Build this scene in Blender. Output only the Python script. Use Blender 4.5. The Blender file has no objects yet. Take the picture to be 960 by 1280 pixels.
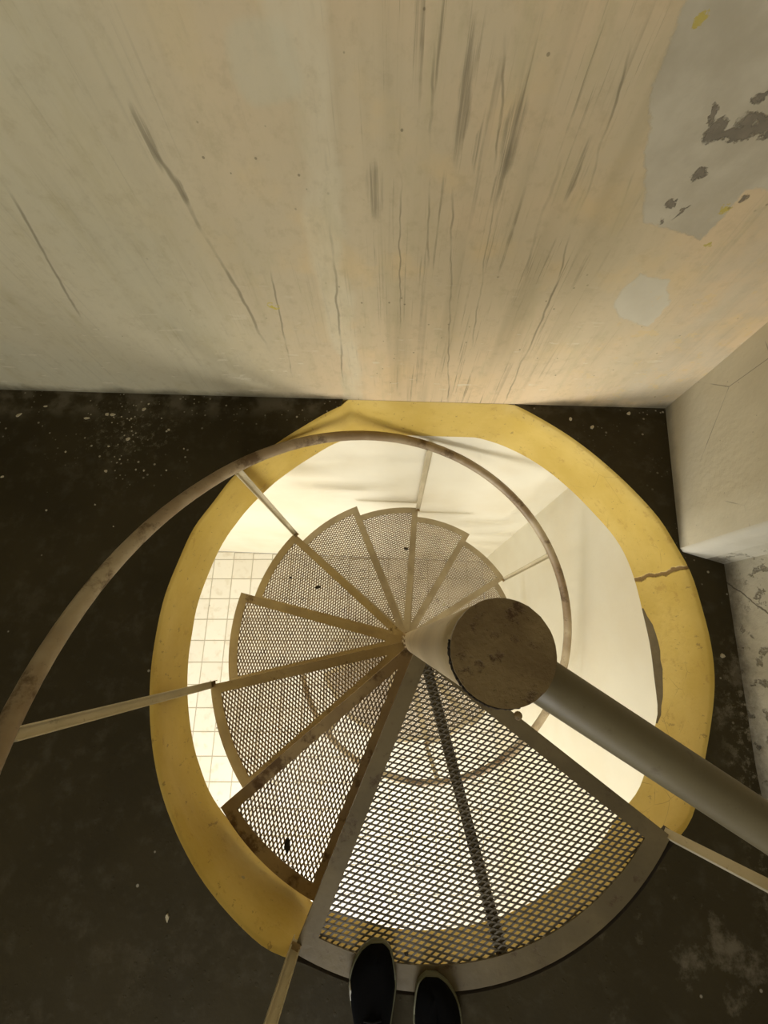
import bpy, bmesh, math, random
from mathutils import Vector, Matrix
random.seed(7)
C = bpy.context.scene.collection
PI = math.pi

# ---------------------------------------------------------------- camera
CAM = Vector((-0.0908, 0.0093, 1.33))
ROWS = ((0.9999, -0.0051, -0.0162), (0.0, -0.9547, 0.2977), (-0.0170, -0.2977, -0.9545))   # camera right / down / forward in world axes (columns)
FPX = 510.0
right = Vector((ROWS[0][0], ROWS[1][0], ROWS[2][0])).normalized()
fwd = Vector((ROWS[0][2], ROWS[1][2], ROWS[2][2])).normalized()
up = (right.cross(fwd)).normalized()
right = fwd.cross(up)
cd = bpy.data.cameras.new('camera'); cam = bpy.data.objects.new('camera', cd); C.objects.link(cam)
m = Matrix.Identity(4)
for i in range(3):
    m[i][0] = right[i]; m[i][1] = up[i]; m[i][2] = -fwd[i]; m[i][3] = CAM[i]
cam.matrix_world = m
cd.sensor_fit = 'VERTICAL'; cd.sensor_height = 24.0; cd.lens = FPX / 1280 * 24.0
cd.clip_start = 0.01
bpy.context.scene.camera = cam

def ray(u, v):
    return right * ((u - 480) / FPX) - up * ((v - 640) / FPX) + fwd
def atz(u, v, z):
    r = ray(u, v); return CAM + r * ((z - CAM.z) / r.z)
def atwall(u, v):                       # back wall plane y = WY + WM*x
    r = ray(u, v); t = (WY + WM * CAM.x - CAM.y) / (r.y - WM * r.x); return CAM + r * t
WY, WM = 0.858, -0.0432
FZ, SB, GZ = -0.004, -0.27, -3.10       # upper floor, slab underside, ground floor

# ---------------------------------------------------------------- world, lights, exposure
sc = bpy.context.scene
sc.view_settings.view_transform = 'Standard'; sc.view_settings.look = 'None'
sc.view_settings.gamma = 1.0; sc.view_settings.use_curve_mapping = False
sc.view_settings.exposure = 0.0
w = bpy.data.worlds.new('world'); sc.world = w; w.use_nodes = True
w.node_tree.nodes['Background'].inputs[0].default_value = (0.75, 0.85, 1.0, 1)
w.node_tree.nodes['Background'].inputs[1].default_value = 1.0

def area(name, loc, target, sx, sy, power, col):
    l = bpy.data.lights.new(name, 'AREA'); l.shape = 'RECTANGLE'; l.size = sx; l.size_y = sy
    l.energy = power; l.color = col
    o = bpy.data.objects.new(name, l); C.objects.link(o); o.location = loc
    o.rotation_euler = (Vector(target) - Vector(loc)).to_track_quat('-Z', 'Y').to_euler()
    return o
area('daylight_left_window', (-3.75, -0.6, -1.35), (0, -0.6, -1.9), 2.0, 1.5, 20, (1.0, 0.985, 0.95))
area('daylight_front_window', (-0.5, -3.3, -1.45), (-0.2, 0, -1.85), 2.0, 1.5, 128, (1.0, 0.98, 0.94))
area('upper_fill_area', (-0.5, -3.2, 1.45), (-0.2, 0, 1.0), 1.6, 2.0, 54, (1.0, 0.96, 0.87))  # unseen fill lamp added to brighten the upper room

# ---------------------------------------------------------------- node helpers
class NT:
    def __init__(s, name):
        s.m = bpy.data.materials.new(name); s.m.use_nodes = True
        s.t = s.m.node_tree; s.b = s.t.nodes['Principled BSDF']
        tc = s.t.nodes.new('ShaderNodeTexCoord'); s.co = tc.outputs['Object']
        s.sep = s.t.nodes.new('ShaderNodeSeparateXYZ'); s.t.links.new(s.co, s.sep.inputs[0])
        s.x, s.y, s.z = s.sep.outputs
    def _in(s, sock, v):
        if v is None: return
        if hasattr(v, 'is_linked') or isinstance(v, bpy.types.NodeSocket): s.t.links.new(v, sock)
        else:
            if isinstance(v, (tuple, list)) and len(v) == 3 and len(sock.default_value) == 4: v = (*v, 1)
            sock.default_value = v
    def f(s, op, a, b=None, c=None, clamp=False):
        n = s.t.nodes.new('ShaderNodeMath'); n.operation = op; n.use_clamp = clamp
        s._in(n.inputs[0], a); s._in(n.inputs[1], b); s._in(n.inputs[2], c)
        return n.outputs[0]
    def add(s, a, b): return s.f('ADD', a, b)
    def sub(s, a, b): return s.f('SUBTRACT', a, b)
    def mul(s, a, b): return s.f('MULTIPLY', a, b)
    def mx(s, a, b): return s.f('MAXIMUM', a, b)
    def mn(s, a, b): return s.f('MINIMUM', a, b)
    def ss(s, v, lo, hi, o0=0.0, o1=1.0):
        n = s.t.nodes.new('ShaderNodeMapRange'); n.interpolation_type = 'SMOOTHSTEP'
        s._in(n.inputs[0], v)
        if lo > hi: lo, hi, o0, o1 = hi, lo, o1, o0
        n.inputs[1].default_value = lo; n.inputs[2].default_value = hi
        n.inputs[3].default_value = o0; n.inputs[4].default_value = o1
        return n.outputs[0]
    def vec(s, scale=(1, 1, 1), loc=(0, 0, 0)):
        n = s.t.nodes.new('ShaderNodeMapping'); s.t.links.new(s.co, n.inputs[0])
        n.inputs['Scale'].default_value = scale; n.inputs['Location'].default_value = loc
        return n.outputs[0]
    def noise(s, sc=5, det=4, rough=.55, scale=(1, 1, 1), loc=(0, 0, 0), dist=0):
        n = s.t.nodes.new('ShaderNodeTexNoise'); s.t.links.new(s.vec(scale, loc), n.inputs['Vector'])
        n.inputs['Scale'].default_value = sc; n.inputs['Detail'].default_value = det
        n.inputs['Roughness'].default_value = rough; n.inputs['Distortion'].default_value = dist
        return n.outputs[0]
    def voro(s, sc=5, scale=(1, 1, 1), feature='F1', loc=(0, 0, 0), rnd=1):
        n = s.t.nodes.new('ShaderNodeTexVoronoi'); n.feature = feature
        s.t.links.new(s.vec(scale, loc), n.inputs['Vector']); n.inputs['Scale'].default_value = sc
        n.inputs['Randomness'].default_value = rnd
        return n.outputs['Distance'], (n.outputs['Color'] if feature == 'F1' else None)
    def mix(s, fac, a, b, mode='MIX'):
        n = s.t.nodes.new('ShaderNodeMix'); n.data_type = 'RGBA'; n.blend_type = mode
        s._in(n.inputs[0], fac); s._in(n.inputs[6], a); s._in(n.inputs[7], b)
        return n.outputs[2]
    def bump(s, h, dist=.002, strength=1.0, prev=None):
        n = s.t.nodes.new('ShaderNodeBump'); s._in(n.inputs['Height'], h)
        n.inputs['Distance'].default_value = dist; n.inputs['Strength'].default_value = strength
        if prev: s.t.links.new(prev, n.inputs['Normal'])
        return n.outputs[0]
    def out(s, col, rough=.8, normal=None, metal=0, spec=.3):
        s._in(s.b.inputs['Base Color'], col); s._in(s.b.inputs['Roughness'], rough)
        if normal: s.t.links.new(normal, s.b.inputs['Normal'])
        s.b.inputs['Metallic'].default_value = metal; s.b.inputs['Specular IOR Level'].default_value = spec
        return s.m
    # distance style masks on the back wall (x,z) with warped coordinates
    def warp(s, amp=.02, sc=14):
        n = s.t.nodes.new('ShaderNodeTexNoise'); s.t.links.new(s.co, n.inputs['Vector'])
        n.inputs['Scale'].default_value = sc; n.inputs['Detail'].default_value = 5
        sp = s.t.nodes.new('ShaderNodeSeparateColor'); s.t.links.new(n.outputs['Color'], sp.inputs[0])
        s.wx = s.add(s.x, s.mul(s.sub(sp.outputs[0], .5), amp * 2)); s.wz = s.add(s.z, s.mul(s.sub(sp.outputs[2], .5), amp * 2))
    def ell(s, cx, cz, rx, rz, rot=0, soft=.25, p=2):
        dx = s.sub(s.wx, cx); dz = s.sub(s.wz, cz); c, q = math.cos(rot), math.sin(rot)
        u = s.f('ABSOLUTE', s.mul(s.add(s.mul(dx, c), s.mul(dz, q)), 1 / rx))
        v = s.f('ABSOLUTE', s.mul(s.sub(s.mul(dz, c), s.mul(dx, q)), 1 / rz))
        d = s.add(s.f('POWER', u, p), s.f('POWER', v, p))
        return s.ss(d, 1 + soft, 1 - soft)
def lin(r, g, b):
    f = lambda c: (c / 255 / 12.92) if c <= 10 else ((c / 255 + .055) / 1.055) ** 2.4
    return (f(r), f(g), f(b))

# ---------------------------------------------------------------- materials
def mat_back_wall():
    n = NT('aged_cream_paint')
    n.warp(.012, 16)
    big = n.noise(1.8, 3); mid = n.noise(6, 4, loc=(3, 1, 2))
    col = n.mix(n.ss(big, .38, .62), lin(224, 200, 161), lin(212, 196, 162))
    col = n.mix(n.mul(n.ss(mid, .5, .7), .5), col, lin(226, 200, 150))
    left = n.ss(n.add(n.x, n.mul(n.sub(big, .5), .5)), -.15, -.75)
    col = n.mix(n.mul(left, .75), col, lin(206, 200, 170))
    # rosy / ochre wash low in the middle
    lowm = n.mul(n.ss(n.add(n.z, n.mul(n.sub(mid, .5), .5)), .55, .05), n.ss(n.f('ABSOLUTE', n.sub(n.x, .12)), .6, .15))
    col = n.mix(n.mul(lowm, .55), col, lin(236, 208, 166))
    # vertical bands of pale filler, mottled brush work
    fb_ = n.mul(n.ss(n.f('ABSOLUTE', n.sub(n.add(n.x, n.mul(n.sub(mid, .5), .10)), -.225)), .050, .025), n.ss(n.noise(5, 4, .6, scale=(1, 1, .5), loc=(6, 6, 6)), .36, .55))
    col = n.mix(n.mul(fb_, .6), col, lin(224, 214, 184))
    br = n.noise(5, 5, .65, scale=(3.2, 1, .9), loc=(8, 1, 4)); col = n.mix(n.mul(n.ss(br, .5, .72), .4), col, lin(196, 184, 144))
    mot = n.noise(30, 6, .7); col = n.mix(n.mul(n.ss(mot, .48, .7), .22), col, lin(168, 152, 114))
    p = atwall(330, 80); col = n.mix(n.mul(n.mul(n.ell(p.x, p.z, .055, .05, .1, .5, 3), n.ss(br, .3, .5)), .5), col, lin(212, 206, 178))
    # long vertical run marks
    zone = n.mx(n.ss(n.f('ABSOLUTE', n.sub(n.x, .10)), .42, .16), .22)
    st1 = n.noise(1, 3, .6, scale=(42, 1, 1.3)); st2 = n.noise(1, 5, .7, scale=(105, 1, 2.4), loc=(5, 0, 1)); st3 = n.noise(1, 2, .5, scale=(12, 1, .8), loc=(9, 0, 3))
    brk = n.noise(4, 4, .6, loc=(2, 7, 1))
    a = n.mul(n.ss(st1, .56, .74), n.ss(brk, .36, .62))
    b = n.mul(n.ss(st2, .55, .66), n.ss(brk, .38, .56))
    m1 = n.mul(n.mul(n.mx(a, b), zone), .62)
    col = n.mix(m1, col, lin(132, 120, 94))
    col = n.mix(n.mul(n.mul(n.ss(st3, .5, .7), zone), .45), col, lin(172, 158, 122))
    # single drips and smears, placed in wall metres
    drips = None
    for (u0, v0, u1, v1, wd) in ((350, 460, 180, 160, .006), (633, 500, 700, 345, .0035), (697, 350, 790, 60, .003), (560, 500, 566, 240, .003), (590, 430, 620, 230, .0025),
                                (655, 340, 700, 200, .004), (430, 480, 405, 190, .004), (365, 470, 340, 340, .0035), (100, 395, 10, 240, .005), (500, 420, 503, 120, .0025), (640, 300, 662, 210, .004), (535, 330, 540, 60, .003), (618, 210, 636, 20, .003), (760, 300, 800, 190, .0025)):
        p0, p1 = atwall(u0, v0), atwall(u1, v1)
        zlo, zhi = min(p0.z, p1.z), max(p0.z, p1.z)
        xc = n.add(p0.x, n.mul(n.sub(n.z, p0.z), (p1.x - p0.x) / (p1.z - p0.z)))
        k = n.ss(n.f('ABSOLUTE', n.sub(n.add(n.x, n.mul(n.sub(n.noise(7, 3), .5), .03)), xc)), wd * 1.1, wd * .2)
        k = n.mul(k, n.mul(n.ss(n.z, zlo - .02, zlo + .04), n.ss(n.z, zhi + .02, zhi - .05)))
        drips = k if drips is None else n.mx(drips, k)
    col = n.mix(n.mul(n.mul(drips, n.ss(brk, .34, .58)), .6), col, lin(122, 112, 88))
    for (u, v, rx, rz) in ((185, 172, .013, .05), (228, 237, .008, .022), (640, 170, .02, .06), (625, 225, .012, .06), (580, 130, .014, .08), (720, 215, .009, .05), (600, 180, .009, .05), (470, 240, .02, .05)):
        p = atwall(u, v); col = n.mix(n.mul(n.mul(n.ell(p.x, p.z, rx * .8, rz, 0, .7), n.ss(st2, .38, .58)), .6), col, lin(132, 122, 98))
    # fine pale scratches
    sc1 = n.noise(1, 2, .5, scale=(9, 1, 60), loc=(1, 2, 3)); sc2 = n.noise(30, 3, .5)
    col = n.mix(n.mul(n.mul(n.ss(sc1, .62, .66), n.ss(sc2, .5, .6)), n.mul(n.ss(n.z, .7, .1), .55)), col, lin(232, 222, 196))
    # yellow fleck
    p = atwall(343, 383); col = n.mix(n.mul(n.ell(p.x, p.z, .018, .012), n.ss(n.noise(60, 2), .45, .55)), col, lin(206, 188, 88))
    # repair patches of bare pale plaster
    pl = n.mix(n.ss(n.noise(9, 4), .35, .7), lin(206, 197, 174), lin(186, 176, 152))
    ax_ = n.add(n.wx, n.mul(n.sub(n.noise(45, 4, .7), .5), .02)); az_ = n.add(n.wz, n.mul(n.sub(n.noise(45, 4, .7, loc=(7, 7, 7)), .5), .02))
    def poly(pts, soft=.0035):
        k = None; cx = sum(p[0] for p in pts) / len(pts); cz = sum(p[1] for p in pts) / len(pts)
        for (x0, z0), (x1, z1) in zip(pts, pts[1:] + pts[:1]):
            nx_, nz_ = z1 - z0, -(x1 - x0); l = math.hypot(nx_, nz_); nx_ /= l; nz_ /= l
            if (cx - x0) * nx_ + (cz - z0) * nz_ < 0: nx_, nz_ = -nx_, -nz_
            q = n.ss(n.add(n.add(n.mul(ax_, nx_), n.mul(az_, nz_)), -(x0 * nx_ + z0 * nz_)), -soft, soft)
            k = q if k is None else n.mn(k, q)
        return k
    big_p = n.mx(poly([(.355, 1.4), (.318, 1.0), (.324, .915), (.375, .80), (.44, .692), (.585, .655), (.592, .72), (.60, 1.4)]), poly([(.57, .748), (.57, 1.4), (1.2, 1.4), (1.2, .72), (.66, .752)]))
    corner = n.mul(n.ss(n.add(n.x, n.mul(n.z, .1)), .66, .78), n.ss(n.noise(8, 5), .35, .55))
    big_p = n.mx(big_p, n.mul(corner, .45))
    small_p = poly([(q.x, q.z) for q in (atwall(*t) for t in ((766, 384), (776, 362), (800, 341), (836, 350), (836, 378), (812, 408), (776, 396)))])
    patch = n.mx(big_p, n.mul(small_p, .9))
    col = n.mix(patch, col, pl)
    col = n.mix(n.mul(small_p, .6), col, lin(218, 210, 186))
    # broken plaster, dark cavity
    dk = None; n.wx, n.wz = n.add(n.wx, n.mul(n.sub(n.noise(38, 5, .75), .5), .045)), n.add(n.wz, n.mul(n.sub(n.noise(38, 5, .75, loc=(3, 9, 3)), .5), .045))
    for (u, v, rx, rz, rot) in ((893, 165, .016, .020, .3), (915, 170, .03, .010, .1), (945, 158, .035, .012, -.2), (890, 143, .006, .016, .3), (948, 122, .010, .010, 0), (840, 254, .010, .009, -.3), (873, 218, .010, .010, .6), (852, 265, .004, .016, -.5), (830, 275, .005, .004, 0), (965, 155, .02, .018, 0), (928, 250, .004, .005, 0)):
        p = atwall(u, v); k = n.ell(p.x, p.z, rx, rz, rot, .35); dk = k if dk is None else n.mx(dk, k)
    dkn = n.mul(dk, n.ss(n.noise(55, 3), .25, .45))
    col = n.mix(n.mul(dkn, .85), col, n.mix(n.noise(40, 3), lin(92, 84, 72), lin(140, 130, 112)))
    ye = None
    for (u, v, r) in ((874, 24, .008), (905, 262, .009), (885, 308, .006)):
        p = atwall(u, v); k = n.ell(p.x, p.z, r, r * .8, .3, .4); ye = k if ye is None else n.mx(ye, k)
    col = n.mix(ye, col, lin(196, 178, 98))
    # orange-brown flaking at the lower right of the patches
    fl = n.mul(n.ss(n.noise(22, 6, .7), .56, .62), n.mul(n.ss(n.x, .42, .6), n.ss(n.z, .8, .4)))
    col = n.mix(n.mul(fl, .45), col, lin(222, 196, 140))
    specks = n.ss(n.voro(26)[0], .085, .05); col = n.mix(n.mul(n.mul(specks, n.ss(n.noise(3, 2, loc=(4, 4, 4)), .5, .62)), .6), col, lin(98, 88, 66))
    # grime band where the wall meets the floor
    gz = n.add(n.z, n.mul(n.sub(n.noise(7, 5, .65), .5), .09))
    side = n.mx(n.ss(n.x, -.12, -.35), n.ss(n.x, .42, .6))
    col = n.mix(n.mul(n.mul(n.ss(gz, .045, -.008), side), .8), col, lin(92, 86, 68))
    # the painted band continues down the slab edge
    wob = n.mul(n.sub(n.noise(9, 3), .5), .006)
    col = n.mix(n.ss(n.add(n.z, wob), -.005, -.009), col, lin(210, 178, 94))
    hgt = n.add(n.mul(n.noise(7, 5), 1.0), n.add(n.mul(n.noise(60, 4), .15), n.add(n.mul(patch, -.25), n.mul(dkn, -1.0))))
    return n.out(col, .75, n.bump(hgt, .006, .7), spec=.25)

def mat_lower_wall():
    n = NT('lower_white_paint')
    col = n.mix(n.ss(n.noise(2, 4), .35, .7), lin(234, 228, 207), lin(228, 219, 194))
    return n.out(col, .55, n.bump(n.add(n.noise(5, 4), n.mul(n.noise(70, 3), .08)), .006, .5), spec=.35)

def mat_pier():
    n = NT('grey_plaster')
    col = n.mix(n.ss(n.noise(3, 5), .35, .65), lin(216, 207, 180), lin(202, 193, 166))
    cr = n.ss(n.voro(3.1, feature='DISTANCE_TO_EDGE', loc=(.3, .2, .1))[0], .006, .002)
    col = n.mix(n.mul(n.mul(cr, n.ss(n.noise(4, 3), .5, .6)), .6), col, lin(110, 100, 82))
    sp = n.ss(n.voro(34)[0], .07, .04); col = n.mix(n.mul(sp, .5), col, lin(110, 98, 78))
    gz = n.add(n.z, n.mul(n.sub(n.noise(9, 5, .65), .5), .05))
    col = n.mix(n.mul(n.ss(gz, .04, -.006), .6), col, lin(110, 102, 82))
    return n.out(col, .8, n.bump(n.add(n.noise(9, 5), n.mul(n.noise(60, 3), .15)), .006, .8), spec=.25)

def mat_return():
    n = NT('white_plaster_edge')
    col = n.mix(n.noise(9, 5), lin(220, 215, 198), lin(200, 194, 174))
    return n.out(col, .8, n.bump(n.noise(14, 5), .006, .8), spec=.2)

def mat_recess():
    n = NT('peeling_white_wall')
    col = n.mix(n.ss(n.noise(4, 5), .35, .65), lin(208, 202, 182), lin(186, 179, 158))
    pe = n.mul(n.ss(n.noise(22, 6, .7), .56, .62), n.ss(n.noise(3, 3), .4, .6))
    col = n.mix(n.mul(pe, .65), col, lin(122, 112, 92))
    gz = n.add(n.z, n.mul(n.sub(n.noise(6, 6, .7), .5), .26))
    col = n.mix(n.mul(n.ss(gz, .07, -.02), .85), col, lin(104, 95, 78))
    cr = n.ss(n.f('ABSOLUTE', n.sub(n.add(n.y, n.mul(n.sub(n.noise(9, 4), .5), .06)), n.sub(.19, n.mul(n.z, .9)))), .004, .0015)
    col = n.mix(n.mul(n.mul(cr, n.ss(n.z, .3, .2)), .8), col, lin(84, 76, 60))
    return n.out(col, .85, n.bump(n.add(n.noise(12, 6, .65), n.mul(pe, -.6)), .007, .9), spec=.2)

def mat_floor():
    n = NT('dark_olive_floor_paint')
    big = n.noise(1.6, 4)
    col = n.mix(n.ss(big, .35, .68), lin(54, 47, 28), lin(64, 56, 35))
    col = n.mix(n.mul(n.ss(n.noise(14, 5, .65), .5, .75), .35), col, lin(88, 82, 66))
    # dusty worn patches to the lower right, faint elsewhere
    dm = n.mul(n.ss(n.noise(6, 6, .7, loc=(7, 2, 0)), .54, .68), n.mx(n.mul(n.ss(n.x, .25, .6), n.ss(n.y, .3, -.2)), .18))
    col = n.mix(n.mul(dm, .65), col, lin(124, 114, 94))
    # loose plaster dust along the walls
    near = n.mx(n.ss(n.y, .62, .86), n.ss(n.add(n.x, n.mul(n.y, .1)), .80, .98))
    nv = n.mul(near, n.ss(n.noise(3.2, 4, loc=(1, 1, 1)), .38, .6))
    d1, c1 = n.voro(60); d2, c2 = n.voro(26, loc=(3, 1, 0)); d3, c3 = n.voro(9, loc=(.7, 2, 0))
    sp = n.mx(n.mul(n.ss(d1, .2, .12), n.ss(n.noise(8, 3), .5, .62)), n.ss(d2, .13, .07))
    pc = atz(165, 535, FZ)
    dd = n.f('SQRT', n.add(n.f('POWER', n.mul(n.sub(n.x, pc.x), .8), 2), n.f('POWER', n.sub(n.y, pc.y), 2)))
    nv = n.mx(nv, n.ss(dd, .30, .05))
    col = n.mix(n.mul(n.mul(n.ss(n.noise(40, 6, .8), .52, .64), n.ss(dd, .2, .03)), .45), col, lin(150, 142, 118))
    col = n.mix(n.mul(n.mul(sp, nv), .9), col, lin(200, 190, 162))
    col = n.mix(n.mul(n.ss(d3, .045, .025), .7), col, lin(170, 162, 140))
    rub = n.mul(n.ss(n.noise(30, 6, .75), .5, .62), n.mul(n.ss(n.x, .83, .97), n.ss(n.y, .1, -.25)))
    col = n.mix(n.mul(rub, .8), col, lin(150, 140, 116))
    
    
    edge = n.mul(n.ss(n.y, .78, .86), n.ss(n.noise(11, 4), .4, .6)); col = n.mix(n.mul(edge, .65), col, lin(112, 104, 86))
    hg = n.add(n.mul(n.noise(10, 5), 1), n.add(n.mul(n.noise(80, 3), .12), n.mul(sp, .2)))
    return n.out(col, n.ss(n.noise(5, 4), .3, .7, .7, .85), n.bump(hg, .004, .6), spec=.14)

def mat_yellow():
    n = NT('yellow_edge_paint')
    col = n.mix(n.ss(n.noise(4, 5), .35, .65), lin(212, 184, 98), lin(199, 169, 78))
    col = n.mix(n.mul(n.ss(n.noise(20, 5, .7), .56, .7), .45), col, lin(168, 130, 58))
    col = n.mix(n.mul(n.ss(n.noise(45, 5, .7, scale=(1, 1, .5)), .62, .68), .55), col, lin(120, 94, 52))
    cr = n.ss(n.voro(9, feature='DISTANCE_TO_EDGE')[0], .010, .003)
    rm = n.mul(n.ss(n.x, .55, .8), n.ss(n.noise(4, 3, loc=(3, 3, 3)), .45, .55))
    col = n.mix(n.mul(n.mul(cr, rm), .7), col, lin(120, 90, 46))
    # one crack right across, near the pier corner
    ang = n.f('ARCTAN2', n.y, n.x)
    ck = n.ss(n.f('ABSOLUTE', n.sub(n.add(ang, n.mul(n.sub(n.noise(14, 5), .5), .05)), .262)), .011, .004)
    ck = n.mul(ck, n.ss(n.x, .5, .7))
    col = n.mix(n.mul(ck, .85), col, lin(100, 70, 34))
    pt = n.ss(n.noise(16, 2, loc=(4, 9, 1)), .74, .77); col = n.mix(n.mul(pt, .6), col, lin(150, 144, 120))
    hg = n.add(n.noise(10, 5), n.add(n.mul(n.noise(50, 4), .2), n.mul(ck, -.8)))
    return n.out(col, .5, n.bump(hg, .006, .7), spec=.4)

def mat_dark_edge():
    n = NT('bare_dark_slab_edge')
    return n.out(n.mix(n.noise(16, 5), lin(84, 72, 48), lin(120, 106, 76)), .85, n.bump(n.noise(30, 5), .005, .8))

def mat_tile():
    n = NT('cream_floor_tile')
    n.t.nodes  # object coordinates shared by all tiles through the info node offset
    oi = n.t.nodes.new('ShaderNodeObjectInfo')
    col = n.mix(oi.outputs['Random'], lin(232, 226, 212), lin(240, 235, 222))
    geo = n.t.nodes.new('ShaderNodeNewGeometry')
    nz = n.t.nodes.new('ShaderNodeTexNoise'); n.t.links.new(geo.outputs['Position'], nz.inputs['Vector']); nz.inputs['Scale'].default_value = 14; nz.inputs['Detail'].default_value = 5
    col = n.mix(n.mul(n.ss(nz.outputs[0], .5, .75), .4), col, lin(205, 192, 165))
    vo = n.t.nodes.new('ShaderNodeTexVoronoi'); n.t.links.new(geo.outputs['Position'], vo.inputs['Vector']); vo.inputs['Scale'].default_value = 6
    col = n.mix(n.mul(n.ss(vo.outputs['Distance'], .07, .04), .7), col, lin(110, 100, 84))
    return n.out(col, .3, spec=.45)
def mat_plain(name, a, b, rough=.6, sc=20, metal=0, bump=.001, spec=.35):
    n = NT(name)
    return n.out(n.mix(n.noise(sc, 4), a, b), rough, n.bump(n.noise(sc * 3, 4), bump, .6), metal, spec)

def mat_steel(name, a, b, rust, amount=.5, sc=9):
    """cream-brown enamel on steel, worn through to rust in patches"""
    n = NT(name)
    col = n.mix(n.ss(n.noise(sc * .6, 4), .35, .65), a, b)
    r = n.ss(n.noise(sc, 6, .7, loc=(2, 5, 1)), .70 - amount * .22, .82 - amount * .22)
    col = n.mix(n.mul(r, .85), col, rust)
    fine = n.ss(n.noise(sc * 7, 4, .7), .60, .72); col = n.mix(n.mul(fine, .4), col, rust)
    return n.out(col, n.ss(r, 0, 1, .45, .8), n.bump(n.add(n.noise(sc * 5, 4), n.mul(r, -.5)), .0012, .7), 0, .4)

M = {
    'back': mat_back_wall(), 'lower': mat_lower_wall(), 'pier': mat_pier(), 'return': mat_return(), 'recess': mat_recess(),
    'floor': mat_floor(), 'yellow': mat_yellow(), 'dark': mat_dark_edge(), 'tile': mat_tile(),
    'grout': mat_plain('tile_grout', lin(196, 188, 170), lin(180, 171, 150), .9),
    'frame': mat_steel('ochre_worn_enamel', lin(176, 154, 104), lin(158, 136, 92), lin(96, 72, 40), .5),
    'frame2': mat_steel('taupe_worn_enamel', lin(184, 168, 136), lin(162, 146, 116), lin(110, 88, 62), .4),
    'rustframe': mat_steel('rusty_worn_enamel', lin(172, 148, 104), lin(148, 124, 86), lin(92, 66, 38), .85),
    'grey': mat_steel('grey_brown_enamel', lin(120, 106, 76), lin(102, 90, 64), lin(80, 60, 38), .6),
    'mesh': mat_steel('brown_expanded_metal', lin(170, 150, 122), lin(140, 120, 94), lin(92, 64, 40), .6, 14),
    'mesh_backlit': mat_steel('backlit_expanded_metal', lin(118, 110, 94), lin(98, 90, 76), lin(78, 60, 42), .3, 14),  # landing mesh, its backlit darkness put into the colour
    'rail': mat_steel('handrail_enamel', lin(182, 166, 136), lin(134, 112, 82), lin(92, 72, 48), .8, 6),
    'bar': mat_steel('cream_bar_enamel', lin(206, 194, 164), lin(188, 176, 144), lin(116, 100, 72), .2, 9),
    'tube': mat_steel('olive_grey_tube_enamel', lin(118, 108, 80), lin(104, 94, 68), lin(84, 68, 44), .25, 6),
    'pole': mat_steel('cream_post_enamel', lin(204, 184, 146), lin(184, 164, 126), lin(130, 108, 78), .2, 8),
    'cap': mat_steel('brown_cap_enamel', lin(138, 118, 80), lin(118, 98, 64), lin(74, 50, 28), .75, 38),
    'chip': mat_plain('dark_chips_and_gap_shade', lin(38, 32, 24), lin(60, 50, 36), .8),  # chipped metal, also the shade painted on the hole's front edge
    'suede': mat_plain('black_suede', lin(11, 11, 12), lin(15, 15, 16), .95, 60, 0, .0006, .1),
    'rubber': mat_plain('olive_grey_rubber', lin(116, 114, 88), lin(102, 100, 76), .6, 30),
    'leather': mat_plain('pale_leather_patch', lin(206, 204, 194), lin(188, 186, 176), .6, 40),
    'lining': mat_plain('black_textile', lin(16, 16, 18), lin(26, 26, 28), .95, 80),
    'leaf': mat_plain('dry_dark_leaf', lin(40, 36, 30), lin(66, 58, 46), .9, 60),
    'flake': mat_plain('plaster_flake', lin(196, 184, 152), lin(172, 160, 130), .9, 60),
    'wood': mat_plain('white_window_frame', lin(220, 216, 204), lin(208, 204, 192), .5, 10),
}
for k in ('plainwall',): M[k] = mat_plain('plain_cream_wall', lin(196, 184, 150), lin(180, 170, 140), .85, 4, 0, .004)
M['ceil'] = mat_plain('plain_ceiling', lin(205, 200, 184), lin(196, 190, 172), .9, 4, 0, .003)

# ---------------------------------------------------------------- mesh helpers
def obj(name, bm, mat, parent=None, smooth=False, mats=None):
    me = bpy.data.meshes.new(name)
    bmesh.ops.recalc_face_normals(bm, faces=bm.faces)
    if smooth:
        for f in bm.faces: f.smooth = True
    bm.to_mesh(me); bm.free()
    for mm in (mats or [mat]): me.materials.append(mm)
    o = bpy.data.objects.new(name, me); C.objects.link(o)
    if parent: o.parent = parent
    return o
def struct(o): o['kind'] = 'structure'; return o
def tag(o, label, cat, group=None):
    o['label'] = label; o['category'] = cat
    if group: o['group'] = group
    return o
def empty(name, loc, rz=0):
    o = bpy.data.objects.new(name, None); o.empty_display_size = .1; C.objects.link(o); o.location = loc; o.rotation_euler[2] = rz
    return o
def prism(bm, pts, z0, z1):
    """pts: outline (x,y); makes a closed slab between z0 and z1"""
    lo = [bm.verts.new((x, y, z0)) for x, y in pts]; hi = [bm.verts.new((x, y, z1)) for x, y in pts]
    n = len(pts)
    bm.faces.new(hi); bm.faces.new(lo[::-1])
    for i in range(n): bm.faces.new((lo[i], lo[(i + 1) % n], hi[(i + 1) % n], hi[i]))
def band(bm, outer, inner, z0, z1):
    """closed ring slab between two loops of equal length"""
    n = len(outer)
    O0 = [bm.verts.new((x, y, z0)) for x, y in outer]; O1 = [bm.verts.new((x, y, z1)) for x, y in outer]
    I0 = [bm.verts.new((x, y, z0)) for x, y in inner]; I1 = [bm.verts.new((x, y, z1)) for x, y in inner]
    for i in range(n):
        j = (i + 1) % n
        bm.faces.new((O1[i], O1[j], I1[j], I1[i])); bm.faces.new((O0[j], O0[i], I0[i], I0[j]))
        bm.faces.new((O0[i], O0[j], O1[j], O1[i])); bm.faces.new((I0[j], I0[i], I1[i], I1[j]))
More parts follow.
